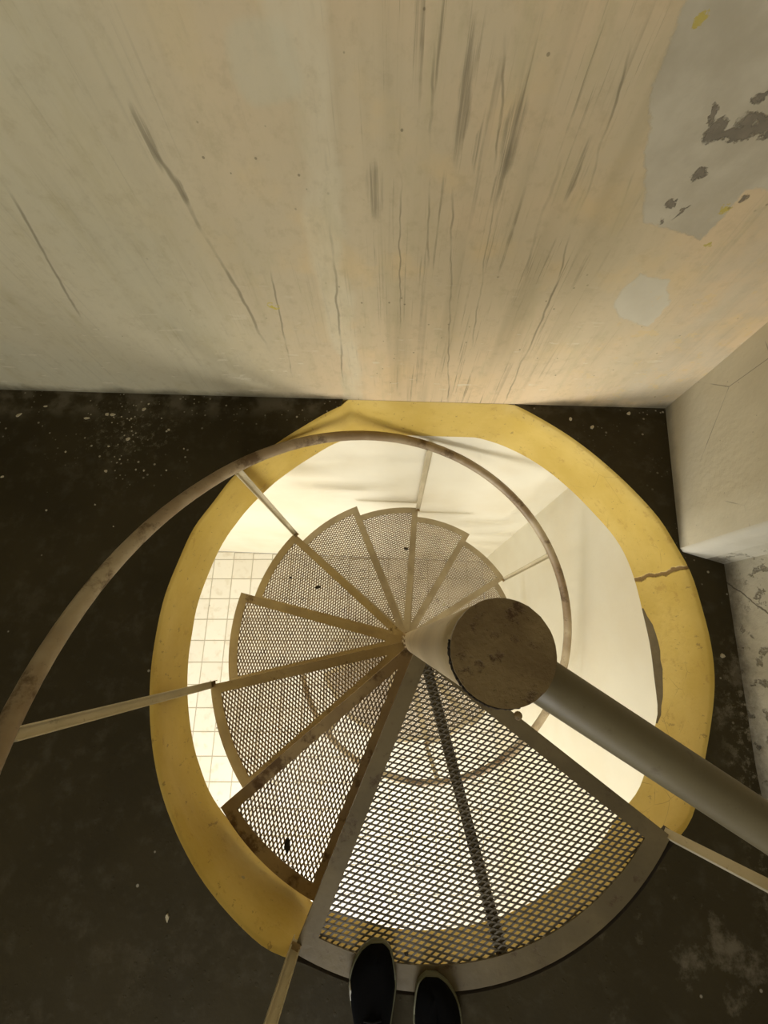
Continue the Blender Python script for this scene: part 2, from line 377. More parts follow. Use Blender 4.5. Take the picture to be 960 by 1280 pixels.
def tube(bm, pts, r, seg=14, caps=True, square=False, rr=None):
    pts = [Vector(p) for p in pts]; rings = []
    ref = None
    for i, p in enumerate(pts):
        t = (pts[min(i + 1, len(pts) - 1)] - pts[max(i - 1, 0)]).normalized()
        if ref is None: ref = Vector((0, 0, 1)) if abs(t.z) < .9 else Vector((1, 0, 0))
        a = t.cross(ref).normalized(); b = t.cross(a).normalized()
        if abs(t.z) >= .9: a, b = a, b
        rad = rr[i] if rr else r
        if square: ring = [p + a * sx * rad + b * sy * rad for sx, sy in ((-1, -1), (1, -1), (1, 1), (-1, 1))]
        else: ring = [p + (a * math.cos(k * 2 * PI / seg) + b * math.sin(k * 2 * PI / seg)) * rad for k in range(seg)]
        rings.append([bm.verts.new(q) for q in ring])
    n = len(rings[0])
    for i in range(len(rings) - 1):
        for k in range(n): bm.faces.new((rings[i][k], rings[i][(k + 1) % n], rings[i + 1][(k + 1) % n], rings[i + 1][k]))
    if caps: bm.faces.new(rings[0]); bm.faces.new(rings[-1][::-1])
def box(bm, c, s, rot=0):
    mt = Matrix.Translation(c) @ Matrix.Rotation(rot, 4, 'Z') @ Matrix.Diagonal((s[0], s[1], s[2], 1))
    bmesh.ops.create_cube(bm, size=1, matrix=mt)
def bar(bm, a, b, wx, wy, side):
    """rectangular bar from a to b, wx across `side`, wy the other way"""
    a, b = Vector(a), Vector(b); t = (b - a).normalized(); s = (Vector(side) - t * t.dot(Vector(side))).normalized(); q = t.cross(s)
    v = [bm.verts.new(p + s * sx * wx / 2 + q * sy * wy / 2) for p in (a, b) for sx, sy in ((-1, -1), (1, -1), (1, 1), (-1, 1))]
    bm.faces.new(v[0:4][::-1]); bm.faces.new(v[4:8])
    for k in range(4): bm.faces.new((v[k], v[(k + 1) % 4], v[4 + (k + 1) % 4], v[4 + k]))

# ---------------------------------------------------------------- hole outline
OUT = [(644, 506), (677, 524), (716, 548), (760, 583), (799, 620), (830, 655), (846, 686), (861, 707), (876, 756), (889, 805), (894, 852), (889, 900), (880, 952), (862, 1035)]
OUT_L = [(345, 1197), (290, 1147), (250, 1097), (222, 1045), (200, 985), (190, 930), (187, 880), (188, 845), (195, 795), (206, 744), (225, 698), (243, 657), (266, 630), (293, 593), (330, 566), (380, 533), (428.5, 506)]
INN = [(589, 546), (615, 552), (642, 563), (677, 583), (707, 607), (742, 642), (769, 672), (782, 694), (790, 715), (803, 767), (817, 847), (823, 900), (823, 935), (815, 970), (800, 1005), (760, 1062), (700, 1115), (640, 1143), (600, 1158), (530, 1168), (455, 1160), (385, 1140)]
INN_L = [(393, 1110), (366, 1097), (340, 1082), (318, 1060), (292, 1032), (262, 992), (250, 957), (238, 918), (234, 872), (235, 827), (241, 790), (247, 753), (261, 717), (275, 685), (293, 657), (330, 616), (390, 570), (431, 549)]
def polar(pts, z):
    r = []
    for u, v in pts:
        p = atz(u, v, z); r.append((math.atan2(p.y, p.x) % (2 * PI), math.hypot(p.x, p.y)))
    return r
top = polar(OUT, FZ) + polar(OUT_L, FZ) + [(math.radians(a) % (2 * PI), .842) for a in (-38, -44, -50, -62, -75, -88, -100, -108, -114)]
bot = polar(INN + INN_L, SB)
def interp(tab, a):
    tab = sorted(tab); a %= 2 * PI
    ext = [(tab[-1][0] - 2 * PI, tab[-1][1])] + tab + [(tab[0][0] + 2 * PI, tab[0][1])]
    for (a0, r0), (a1, r1) in zip(ext, ext[1:]):
        if a0 <= a <= a1: return r0 + (r1 - r0) * (a - a0) / max(a1 - a0, 1e-9)
    return tab[0][1]
def rwall(a):                           # distance along direction a to the back wall plane
    den = math.sin(a) - WM * math.cos(a); return WY / den if den > .05 else 9
NH = 180
angs = [2 * PI * i / NH for i in range(NH)]
def smooth_tab(tab):
    r = [min(interp(tab, a), 9) for a in angs]
    s = [(r[i - 2] + 2 * r[i - 1] + 3 * r[i] + 2 * r[(i + 1) % NH] + r[(i + 2) % NH]) / 9 for i in range(NH)]
    return [min(s[i], rwall(angs[i]) - .0005) if True else s[i] for i in range(NH)]
tr, br = smooth_tab(top), smooth_tab(bot)
fa, fb = atz(428.5, 506, FZ), atz(644, 506, FZ); a_l, a_r = math.atan2(fa.y, fa.x), math.atan2(fb.y, fb.x)
for i, a in enumerate(angs):            # top edge runs flush along the wall between the two tangent points
    if a_r <= a <= a_l: tr[i] = rwall(a) - .0005
ga, gb = atwall(431, 549), atwall(589, 546); b_l, b_r = math.atan2(ga.y, ga.x), math.atan2(gb.y, gb.x)
for i, a in enumerate(angs):
    if b_r <= a <= b_l: br[i] = rwall(a) - .0005
for i in range(NH): br[i] = min(br[i], max(tr[i] + .012, 0))
P2 = lambda r, a: (r * math.cos(a), r * math.sin(a))
# lofted rim: rounded shoulder at the top, painted face, bare strip at the right
bm = bmesh.new(); rings = []
prof = ((0, 0.0, FZ), (0, -.006, FZ - .004), (.06, -.009, -.014), (.25, -.006, -.07), (.5, 0, -.135), (.75, .0, -.20), (.93, 0, -.25), (1, 0, SB))
strip = {}
def strip_frac(a):                      # how far down the paint reaches (1 = all the way)
    d = math.degrees(a) % 360
    if d > 180: d -= 360
    lo, hi = -21, 8.5
    if d < lo or d > hi: return 1.0
    return 1 - .17 * min(1, (hi - d) / 7.0) ** .7 * min(1, (d - lo) / 12.0) - .012 * math.sin(d * 1.9)
wallA = [a_r - .02 <= a <= a_l + .02 for a in angs]
for f_, off, z in prof:
    ring = []
    for i, a in enumerate(angs):
        ff = f_
        zz = z
        if .7 < f_ < 1:
            sf = strip_frac(a)
            if f_ == .75: ff = min(.75, sf - .02); zz = SB * ff - .0
            if f_ == .93: ff = sf if sf < 1 else .93; zz = SB * ff
        o2 = off if not wallA[i] else off * .3
        r = tr[i] + (br[i] - tr[i]) * ff + o2
        if wallA[i]: r = min(r, rwall(a) - .001)
        x, y = P2(r, a); ring.append(bm.verts.new((x, y, zz)))
    rings.append(ring)
for k in range(len(rings) - 1):
    for i in range(NH):
        f = bm.faces.new((rings[k][i], rings[k][(i + 1) % NH], rings[k + 1][(i + 1) % NH], rings[k + 1][i]))
        dd = math.degrees(angs[i]) - 360
        if k <= 2 and -116 < dd < -37: f.material_index = 2  # dark tone paints the shaded gap below the landing rim
        if k == len(rings) - 2 and strip_frac(angs[i]) < .985 and strip_frac(angs[(i + 1) % NH]) < .985: f.material_index = 1
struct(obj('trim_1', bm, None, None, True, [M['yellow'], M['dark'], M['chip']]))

# ---------------------------------------------------------------- floor slab with the round hole
pier = [atz(832, 512, FZ), atz(843, 689, FZ), atz(905, 705, FZ), atz(945, 960, FZ)]
PA = (pier[0].x, WY + WM * pier[0].x); PB = (pier[1].x, pier[1].y); PC = (pier[2].x, pier[2].y)
dx, dy = (pier[3].x - PC[0]), (pier[3].y - PC[1]); k = (-2.3 - PC[1]) / dy; PD = (PC[0] + dx * k * .55, -2.3)
PE = (pier[3].x, pier[3].y)
XL, YF = -2.3, -2.3
PB = (max(PB[0], tr[int(round(math.atan2(PB[1], PB[0]) / (2 * PI) * NH)) % NH] * math.cos(math.atan2(PB[1], PB[0])) + .004), PB[1])
PB1, PB2 = (PB[0] + .0085, PB[1] - .0025), (PB[0] + .0015, PB[1] + .010)
outer = [(XL, WY + WM * XL), (XL, YF), PD, PE, PC, PB1, PB2, PA]
bm = bmesh.new()
ov = [bm.verts.new((x, y, FZ)) for x, y in outer]
# the top edge touches the wall, so the floor outline is one loop: walls, then round the hole
idx = [i for i in range(NH) if not (a_r < angs[i] < a_l)]
i0 = next(i for i in range(NH) if angs[i] >= a_l)
hole = [(i0 + k) % NH for k in range(NH) if not (a_r < angs[(i0 + k) % NH] < a_l)]
hv = [bm.verts.new((*P2(tr[i], angs[i]), FZ)) for i in hole]
es = []
chain = hv + [bm.verts.new((fb.x, WY + WM * fb.x, FZ))] + [ov[7], ov[6], ov[5], ov[4], ov[3], ov[2], ov[1], ov[0]] + [bm.verts.new((fa.x, WY + WM * fa.x, FZ))]
for q in range(len(chain)): es.append(bm.edges.new((chain[q], chain[(q + 1) % len(chain)])))
bmesh.ops.triangle_fill(bm, edges=es, use_beauty=True)
struct(obj('floor', bm, M['floor']))
# underside of the slab = ceiling of the room below
LX0, LY0, LXR = -3.5, -3.1, .905
bm = bmesh.new()
yb = lambda x: WY + WM * x
lo = [bm.verts.new((*P2(br[i], angs[i]), SB)) for i in range(NH)]
cn = [(LXR, yb(LXR)), (LX0, yb(LX0)), (LX0, LY0), (LXR, LY0)]
cv = [bm.verts.new((x, y, SB)) for x, y in cn]
es = [bm.edges.new((lo[i], lo[(i + 1) % NH])) for i in range(NH)] + [bm.edges.new((cv[i], cv[(i + 1) % 4])) for i in range(4)]
bmesh.ops.triangle_fill(bm, edges=es, use_beauty=True)
struct(obj('ceiling', bm, M['lower']))

# ---------------------------------------------------------------- upper walls
def wall_strip(name, pts, z0, z1, mats, nz=1, thick=.12):
    bm = bmesh.new()
    for k in range(len(pts) - 1):
        a, b = pts[k], pts[k + 1]
        vs = [bm.verts.new((*a, z0)), bm.verts.new((*b, z0)), bm.verts.new((*b, z1)), bm.verts.new((*a, z1))]
        f = bm.faces.new(vs); f.material_index = min(k, len(mats) - 1)
    bmesh.ops.remove_doubles(bm, verts=bm.verts, dist=1e-5)
    o = obj(name, bm, None, None, False, mats)
    return struct(o)
TOP = 2.5
bm = bmesh.new()                        # back wall: slightly uneven plaster sheet, down to the slab underside
NX, NZ = 90, 50
grid = []
for j in range(NZ + 1):
    row = []
    for i in range(NX + 1):
        x = XL + (PA[0] - XL) * i / NX; z = SB + (TOP - SB) * (j / NZ) ** 1.0
        e = 0 if z < .02 else .004 * math.sin(x * 7 + z * 3) * math.sin(z * 6 + x) * min(1, (z - .02) * 6)
        row.append(bm.verts.new((x, WY + WM * x - max(e, 0), z)))
    grid.append(row)
for j in range(NZ):
    for i in range(NX): bm.faces.new((grid[j][i], grid[j][i + 1], grid[j + 1][i + 1], grid[j + 1][i]))
struct(obj('wall_back', bm, M['back'], None, True))
# right side: pier face, white return, recessed wall - softened corner at the pier
def rightwall():
    bm = bmesh.new()
    n1 = 6
    cols = [(PA, 0)]
    bx, by = PB
    cols += [((PA[0] + (bx - PA[0]) * t, PA[1] + (by - PA[1]) * t), 0) for t in (.25, .5, .75)]
    cols += [(PB2, 0), (PB1, 1)]
    cols += [((bx + (PC[0] - bx) * t, by + (PC[1] - by) * t), 1) for t in (.3, .6)]
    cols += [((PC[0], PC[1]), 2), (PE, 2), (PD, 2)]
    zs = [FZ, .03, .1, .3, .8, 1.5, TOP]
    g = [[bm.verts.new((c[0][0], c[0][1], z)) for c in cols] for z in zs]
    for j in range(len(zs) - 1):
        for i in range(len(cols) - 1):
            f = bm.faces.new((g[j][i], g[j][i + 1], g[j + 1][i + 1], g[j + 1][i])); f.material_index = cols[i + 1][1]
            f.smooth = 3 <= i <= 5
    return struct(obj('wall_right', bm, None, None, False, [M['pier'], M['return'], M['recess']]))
rightwall()
wall_strip('wall_left', [(XL, YF), (XL, WY + WM * XL)], FZ, TOP, [M['plainwall']])
bm = bmesh.new()                        # front wall behind the viewer, with an opening added for the upper fill lamp
for (x0, x1, z0, z1) in ((XL, -1.2, FZ, TOP), (.2, PD[0], FZ, TOP), (-1.2, .2, 2.2, TOP)):
    vs = [bm.verts.new(p) for p in ((x0, YF, z0), (x1, YF, z0), (x1, YF, z1), (x0, YF, z1))]; bm.faces.new(vs)
struct(obj('wall_front', bm, M['plainwall']))
bm = bmesh.new()
bm.faces.new([bm.verts.new((x, y, TOP)) for x, y in outer])
struct(obj('ceiling', bm, M['ceil']))

# ---------------------------------------------------------------- room below
ybk = lambda x: WY + .0005 + WM * x
wall_strip('wall_back', [(LX0, ybk(LX0)), (LXR, ybk(LXR))], GZ, SB + .002, [M['lower']])
wall_strip('wall_right', [(LXR, ybk(LXR)), (LXR, LY0)], GZ, SB, [M['lower']])
def wall_open(name, fixed, axis, a0, a1, o0, o1, zo0, zo1):
    bm = bmesh.new()
    for (p0, p1, z0, z1) in ((a0, o0, GZ, SB), (o1, a1, GZ, SB), (o0, o1, GZ, zo0), (o0, o1, zo1, SB)):
        q = [(p0, z0), (p1, z0), (p1, z1), (p0, z1)]
        bm.faces.new([bm.verts.new((fixed, a, z) if axis == 'y' else (a, fixed, z)) for a, z in q])
    return struct(obj(name, bm, M['lower']))
wall_open('wall_left', LX0, 'y', LY0, ybk(LX0), -1.6, .4, -2.1, -.6)
wall_open('wall_front', LY0, 'x', LX0, LXR, -1.9, .5, -2.2, -.7)
def window(name, fixed, axis, o0, o1, z0, z1):
    bm = bmesh.new(); t = .05
    mk = lambda a, z, sa, sz: box(bm, (fixed, a, z) if axis == 'y' else (a, fixed, z), (t, sa, sz) if axis == 'y' else (sa, t, sz))
    for a in (o0 + t / 2, (o0 + o1) / 2, o1 - t / 2): mk(a, (z0 + z1) / 2, t, z1 - z0)
    for z in (z0 + t / 2, z1 - t / 2): mk((o0 + o1) / 2, z, o1 - o0, t)
    return struct(obj(name, bm, M['wood']))
window('window_1', LX0, 'y', -1.6, .4, -2.1, -.6)
window('window_2', LY0, 'x', -1.9, .5, -2.2, -.7)
bm = bmesh.new()
bm.faces.new([bm.verts.new((x, y, GZ - .004)) for x, y in ((LX0, LY0), (LXR, LY0), (LXR, ybk(LXR)), (LX0, ybk(LX0)))])
gfloor = struct(obj('floor', bm, M['grout']))
TP = .2133; x_ref, y_ref = -1.8254, .2117
def tile_mesh(sx, sy):
    bm = bmesh.new(); g = .0035
    a, b, c_, d_ = g, sx - g, g, sy - g
    lo4 = [bm.verts.new(p) for p in ((a, c_, -.006), (b, c_, -.006), (b, d_, -.006), (a, d_, -.006))]
    hi4 = [bm.verts.new(p) for p in ((a + .002, c_ + .002, 0), (b - .002, c_ + .002, 0), (b - .002, d_ - .002, 0), (a + .002, d_ - .002, 0))]
    bm.faces.new(hi4)
    for k in range(4): bm.faces.new((lo4[k], lo4[(k + 1) % 4], hi4[(k + 1) % 4], hi4[k]))
    me = bpy.data.meshes.new('floor_tile'); bm.to_mesh(me); bm.free(); me.materials.append(M['tile']); return me
me_full, me_edge = tile_mesh(TP, TP), {}
cnt = 0
j0 = math.floor((-1.75 - y_ref) / TP)
for i in range(-4, 14):
    for j in range(j0, 5):
        x, y = x_ref + i * TP, y_ref + j * TP
        sx = TP if x + TP < LXR else LXR - x
        ymax = min(ybk(x), ybk(x + sx)) - .002
        sy = TP if y + TP < ymax else ymax - y
        if sx < .02 or sy < .02: continue
        if sx == TP and sy == TP: me = me_full
        else: me = tile_mesh(sx, sy)
        t = bpy.data.objects.new('floor_tile', me); C.objects.link(t); t.parent = gfloor
        t.location = (x, y, GZ); cnt += 1
# beyond what can be seen through the hole the tiles go on as one joined sheet
bm = bmesh.new()
for i in range(-8, 14):
    for j in range(-16, 5):
        if i >= -4 and j >= j0: continue
        x, y = x_ref + i * TP, y_ref + j * TP
        x0, x1, y0, y1 = max(x, LX0) + .003, min(x + TP, LXR) - .003, max(y, LY0) + .003, min(y + TP, ybk(x) - .003) - .003
        if x1 - x0 < .01 or y1 - y0 < .01: continue
        vs = [bm.verts.new((a, b, GZ)) for a, b in ((x0, y0), (x1, y0), (x1, y1), (x0, y1))]; bm.faces.new(vs)
o = obj('floor_tiling', bm, M['tile'], gfloor); o['kind'] = 'stuff'

# ---------------------------------------------------------------- spiral staircase
stair = empty('spiral_staircase', (0, 0, GZ))
tag(stair, 'worn cream steel spiral staircase with mesh treads winding down through the yellow-edged round hole', 'staircase')
S0 = Vector((0, 0, GZ))
def sobj(name, bm, mat, parent=stair, smooth=False, mats=None):
    """part built in world coordinates, stored relative to the staircase base"""
    off = S0 if parent is stair else S0 + parent.location
    bmesh.ops.translate(bm, verts=bm.verts, vec=-off)
    return obj(name, bm, mat, parent, smooth, mats)
PR = .042
RIS, STEP, A0, R = .1939, 26.85, 114.87, .817

def clip_line(p, q, planes):
    """clip segment pq against half planes (n, d): n.x <= d"""
    t0, t1 = 0.0, 1.0
    dxy = (q[0] - p[0], q[1] - p[1])
    for (nx, ny, d) in planes:
        a = nx * p[0] + ny * p[1] - d; b = nx * dxy[0] + ny * dxy[1]
        if abs(b) < 1e-9:
            if a > 0: return None
        else:
            t = -a / b
            if b > 0: t1 = min(t1, t)
            else: t0 = max(t0, t)
    if t1 - t0 < 1e-4: return None
    return (p[0] + dxy[0] * t0, p[1] + dxy[1] * t0), (p[0] + dxy[0] * t1, p[1] + dxy[1] * t1)

def expanded(planes, rmax, cx, cy, ang, z, ext, L=.0285, S=.0138, wd=.0042, th=.003, center=(0, 0)):
    """diamond mesh: every strand segment is a small bar, clipped to the frame"""
    bm = bmesh.new()
    ca, sa = math.cos(ang), math.sin(ang)
    n1, n2 = int(ext / (L / 2)) + 2, int(ext / (S / 2)) + 2
    def T(u, v): return (cx + u * ca - v * sa, cy + u * sa + v * ca)
    for sgn in (1, -1):
        for i in range(-n1, n1 + 1):
            for j in range(-n2, n2 + 1):
                if (i + j) % 2: continue
                u0, v0 = i * L / 2, j * S / 2
                # strand from node (i,j) to (i+1, j+sgn)
                p, q = T(u0, v0), T(u0 + L / 2, v0 + sgn * S / 2)
                mxp, myp = (p[0] + q[0]) / 2 - center[0], (p[1] + q[1]) / 2 - center[1]
                if mxp * mxp + myp * myp > rmax * rmax or mxp * mxp + myp * myp < .045 ** 2: continue
                c = clip_line(p, q, planes)
                if not c: continue
                p, q = c
                dxx, dyy = q[0] - p[0], q[1] - p[1]; l = math.hypot(dxx, dyy)
                nx, ny = -dyy / l * wd / 2, dxx / l * wd / 2
                za, zb = (z, z + .0016) if sgn > 0 else (z + .0016, z)
                top4 = [bm.verts.new(v) for v in ((p[0] + nx, p[1] + ny, za), (p[0] - nx, p[1] - ny, za), (q[0] - nx, q[1] - ny, zb), (q[0] + nx, q[1] + ny, zb))]
                bot4 = [bm.verts.new((v.co.x, v.co.y, v.co.z - th)) for v in top4]
                bm.faces.new(top4); bm.faces.new(bot4[::-1])
                bm.faces.new((top4[0], top4[3], bot4[3], bot4[0])); bm.faces.new((top4[2], top4[1], bot4[1], bot4[2]))
    return bm

def wedge(i, aF, aR, Rr, wbar, wrim, z, mat, meshmat, mang=None, apex=-.035, name='tread', tipw=.075):
    """aF / aR: front and rear edge angles (photo sense, degrees); returns the tread part with its mesh panel"""
    wF, wR = -math.radians(aF), -math.radians(aR)            # world angles, wF < wR
    mid = (wF + wR) / 2; ax, ay = apex * math.cos(mid), apex * math.sin(mid)
    nA = max(8, int(abs(aF - aR) / 2.2))
    arc = [(Rr * math.cos(wF + (wR - wF) * k / nA), Rr * math.sin(wF + (wR - wF) * k / nA)) for k in range(nA + 1)]
    # inner (mesh) opening: offset lines
    def off_line(p, q, d):
        l = math.hypot(q[0] - p[0], q[1] - p[1]); nx, ny = -(q[1] - p[1]) / l, (q[0] - p[0]) / l
        return (p[0] + nx * d, p[1] + ny * d), (q[0] + nx * d, q[1] + ny * d)
    A = (ax, ay)
    F0, F1 = off_line(A, arc[0], wbar); R0, R1 = off_line(A, arc[-1], -wbar)
    def isect(p, q, r, s):
        d1 = (q[0] - p[0], q[1] - p[1]); d2 = (s[0] - r[0], s[1] - r[1]); den = d1[0] * d2[1] - d1[1] * d2[0]
        t = ((r[0] - p[0]) * d2[1] - (r[1] - p[1]) * d2[0]) / den; return (p[0] + d1[0] * t, p[1] + d1[1] * t)
    tip = isect(F0, F1, R0, R1)
    ri = Rr - wrim
    def circ_hit(p, q):
        d = (q[0] - p[0], q[1] - p[1]); a = d[0] ** 2 + d[1] ** 2; b = 2 * (p[0] * d[0] + p[1] * d[1]); c = p[0] ** 2 + p[1] ** 2 - ri * ri
        t = (-b + math.sqrt(b * b - 4 * a * c)) / (2 * a); return (p[0] + d[0] * t, p[1] + d[1] * t)
    hF, hR = circ_hit(F0, F1), circ_hit(R0, R1)
    aF2, aR2 = math.atan2(hF[1], hF[0]), math.atan2(hR[1], hR[0])
    while aR2 < aF2: aR2 += 2 * PI
    inner_arc = [(ri * math.cos(aF2 + (aR2 - aF2) * k / nA), ri * math.sin(aF2 + (aR2 - aF2) * k / nA)) for k in range(nA + 1)]
    # trim apex to the post surface
    def on_post(p):
        d = (p[0] - A[0], p[1] - A[1]); a = d[0] ** 2 + d[1] ** 2; b = 2 * (A[0] * d[0] + A[1] * d[1]); c = A[0] ** 2 + A[1] ** 2 - (PR + .002) ** 2
        dd = b * b - 4 * a * c; t = (-b + math.sqrt(max(dd, 0))) / (2 * a); return (A[0] + d[0] * t, A[1] + d[1] * t)
    pF, pR = on_post(arc[0]), on_post(arc[-1])
    bm = bmesh.new()
    outer_loop = [pF] + arc + [pR]; inner_loop = [tip] + inner_arc + [tip]
    t = .005
    # top plate frame as quads between loops
    def frame_faces(zz, flip):
        O = [bm.verts.new((x, y, zz)) for x, y in outer_loop]; I = [bm.verts.new((x, y, zz)) for x, y in inner_arc]; T_ = bm.verts.new((*tip, zz))
        Il = [T_] + I + [T_]
        for k in range(len(O) - 1):
            vs = [O[k], O[k + 1], Il[k + 1], Il[k]]
            vs = [v for n_, v in enumerate(vs) if v not in vs[:n_]]
            bm.faces.new(vs if not flip else vs[::-1])
        bm.faces.new([O[-1], O[0], T_] if not flip else [T_, O[0], O[-1]])
        return O, I, T_
    Ot, It, Tt = frame_faces(z, False); Ob, Ib, Tb = frame_faces(z - t, True)
    n = len(Ot)
    for k in range(n): bm.faces.new((Ob[k], Ob[(k + 1) % n], Ot[(k + 1) % n], Ot[k]))
    li, lib = [Tt] + It, [Tb] + Ib
    for k in range(len(li)): bm.faces.new((li[k], li[(k + 1) % len(li)], lib[(k + 1) % len(li)], lib[k]))
    # down-turned flange of the angle iron round the edge
    fl, ft = .034, .004
    cx_, cy_ = (Rr * .5) * math.cos(mid), (Rr * .5) * math.sin(mid)
    inn = []
    for (x, y) in outer_loop:
        d = math.hypot(cx_ - x, cy_ - y); inn.append((x + (cx_ - x) / d * ft * 1.3, y + (cy_ - y) / d * ft * 1.3))
    for k in range(len(outer_loop) - 1):
        a, b, c, d = outer_loop[k], outer_loop[k + 1], inn[k + 1], inn[k]
        v = [bm.verts.new((*p, zz)) for zz in (z - fl, z - t * .9) for p in (a, b, c, d)]
        for q in ((0, 1, 2, 3), (7, 6, 5, 4), (0, 4, 5, 1), (2, 6, 7, 3), (1, 5, 6, 2), (3, 7, 4, 0)): bm.faces.new([v[s] for s in q])
    # weld beads where the plate meets the post
    fr = sobj(name, bm, mat)
    fr.location = (0, 0, 0)
    planes = []
    # keep the mesh inside the frame (under its bars a little)
    for (p, q, s) in ((A, arc[0], 1), (A, arc[-1], -1)):
        l = math.hypot(q[0] - p[0], q[1] - p[1]); nx, ny = (q[1] - p[1]) / l * s, -(q[0] - p[0]) / l * s
        planes.append((nx, ny, nx * p[0] + ny * p[1] - wbar * .55))
    if mang is None: mang = mid + PI / 2
    big = name == 'landing_plate'
    mb = expanded(planes, Rr - wrim * .55, cx_, cy_, mang, z - t - .0025, Rr * .62, .031 if big else .0275, .0148 if big else .0132, .0040 if big else .0046)
    sobj('mesh_panel', mb, meshmat, fr)
    return fr, arc, tip

# landing at the top of the stairs
LR = .832
land, larc, ltip = wedge(0, A0 - .3, 37.0, LR, .046, .052, 0.0, M['grey'], M['mesh_backlit'], math.radians(12), -.01, 'landing_plate')
land['label'] = 'large quarter-round mesh landing plate'
a_rib = math.atan2(-.767, .191)
bm = bmesh.new(); bar(bm, P2(.05, a_rib) + (-.022,), P2(LR - .03, a_rib) + (-.022,), .030, .022, (-math.sin(a_rib), math.cos(a_rib), 0)); sobj('rib', bm, M['grey'], land)
# bolt head on the right edge bar
p = atz(648, 895, .006); bm = bmesh.new(); bmesh.ops.create_uvsphere(bm, u_segments=12, v_segments=8, radius=.013, matrix=Matrix.Translation((p.x, p.y, .002)) @ Matrix.Diagonal((1, 1, .6, 1))); sobj('weld_knob', bm, M['cap'], land, True)

tread_mats = {1: 'rustframe', 2: 'frame', 3: 'frame', 4: 'frame', 5: 'frame2', 6: 'frame2', 7: 'frame2', 8: 'frame2'}
corners = {0: larc[0]}
mesh_off = {1: math.radians(80) , 2: None}
for i in range(1, 16):
    aF = A0 + STEP * i; aR = aF - STEP - 2.0
    fr, arc, tip = wedge(i, aF, aR, R, .036, .038, -RIS * i, M[tread_mats.get(i, 'frame2')], M['mesh'], mesh_off.get(i), -.038)
    corners[i] = arc[0]
    bm = bmesh.new()                    # weld beads round the post
    for k in range(7):
        a = -math.radians(aF - STEP / 2) + (k - 3) * .33
        bmesh.ops.create_icosphere(bm, subdivisions=1, radius=.0055 + .002 * random.random(), matrix=Matrix.Translation((PR * math.cos(a), PR * math.sin(a), -RIS * i + .001)))
    sobj('weld_bead', bm, M['rustframe'], fr, True)

# centre post
bm = bmesh.new()
zs = [GZ + (0.975 - GZ) * k / 40 for k in range(41)]
tube(bm, [(0, 0, z) for z in zs], PR, 40)
post = sobj('center_post', bm, M['pole'], smooth=False)
for f in post.data.polygons: f.use_smooth = abs(f.normal.z) < .5
bm = bmesh.new(); rng = random.Random(3)
ringp = [(.0425 + rng.uniform(-.0002, .0002)) for k in range(64)]
prism(bm, [(ringp[k] * math.cos(k * PI / 32), ringp[k] * math.sin(k * PI / 32)) for k in range(64)], .972, .980)
bmesh.ops.recalc_face_normals(bm, faces=bm.faces)
cap = sobj('post_cap', bm, M['cap'], post); cap.location = (0, 0, 0)
bm = bmesh.new()                        # chipped dark lip on the near side of the cap
pts = [(.0432 * math.cos(a), .0432 * math.sin(a), .9735 + rng.uniform(-.0006, .0006)) for a in [math.radians(168 + k * 2.2) for k in range(54)]]
tube(bm, pts, .002, 6, rr=[.0007 + .0010 * rng.random() for _ in pts]); sobj('chipped_lip', bm, M['chip'], post)
bm = bmesh.new(); bmesh.ops.create_cone(bm, cap_ends=True, segments=32, radius1=.11, radius2=.11, depth=.012, matrix=Matrix.Translation((0, 0, GZ + .006))); sobj('base_flange', bm, M['frame2'])

# handrail helix
def railz(t):
    return -t * RIS + .865 + (.03 * max(0, 1 - abs(t - 1.8) / 1.9) if t < 3.7 else 0)
RR = .822
def railp(t):
    a = -math.radians(A0 + STEP * t); r = RR
    return Vector((r * math.cos(a), r * math.sin(a), railz(t)))
bm = bmesh.new(); tube(bm, [railp(k * .125) for k in range(0, int(15.2 / .125) + 1)], .0195, 16)
rail = sobj('handrail', bm, M['rail'], smooth=True)
for t in (0.02, 15.2):
    bm = bmesh.new(); q = railp(t); bmesh.ops.create_uvsphere(bm, u_segments=14, v_segments=8, radius=.0215, matrix=Matrix.Translation(q)); sobj('rail_end_cap', bm, M['rail'], rail, True)
for t in (2, 4, 6, 8, 10, 12, 14, 0):
    a = -math.radians(A0 + STEP * t); c = Vector((*corners[t], 0)); rad = Vector((math.cos(a), math.sin(a), 0))
    b0 = c + rad * .004 + Vector((0, 0, -RIS * t - .034)); q = railp(t)
    b1 = Vector((q.x, q.y, q.z - .012))
    # a pair of thin flats with a web between them, as an open channel bar
    bm = bmesh.new(); tg = Vector((-rad.y, rad.x, 0))
    bar(bm, b0, b1, .022, .020, tg)
    bl = sobj('baluster', bm, M['bar'])
    for s in (1, -1):
        bm = bmesh.new(); off = tg * s * .0115 - rad * .004; bar(bm, b0 + off, b1 + off, .003, .028, tg); sobj('baluster_edge', bm, M['bar'], bl)
    bm = bmesh.new(); box(bm, b0 + Vector((0, 0, .036)) - rad * .012, (.026, .026, .003), a); sobj('base_weld', bm, M['rustframe'], bl)

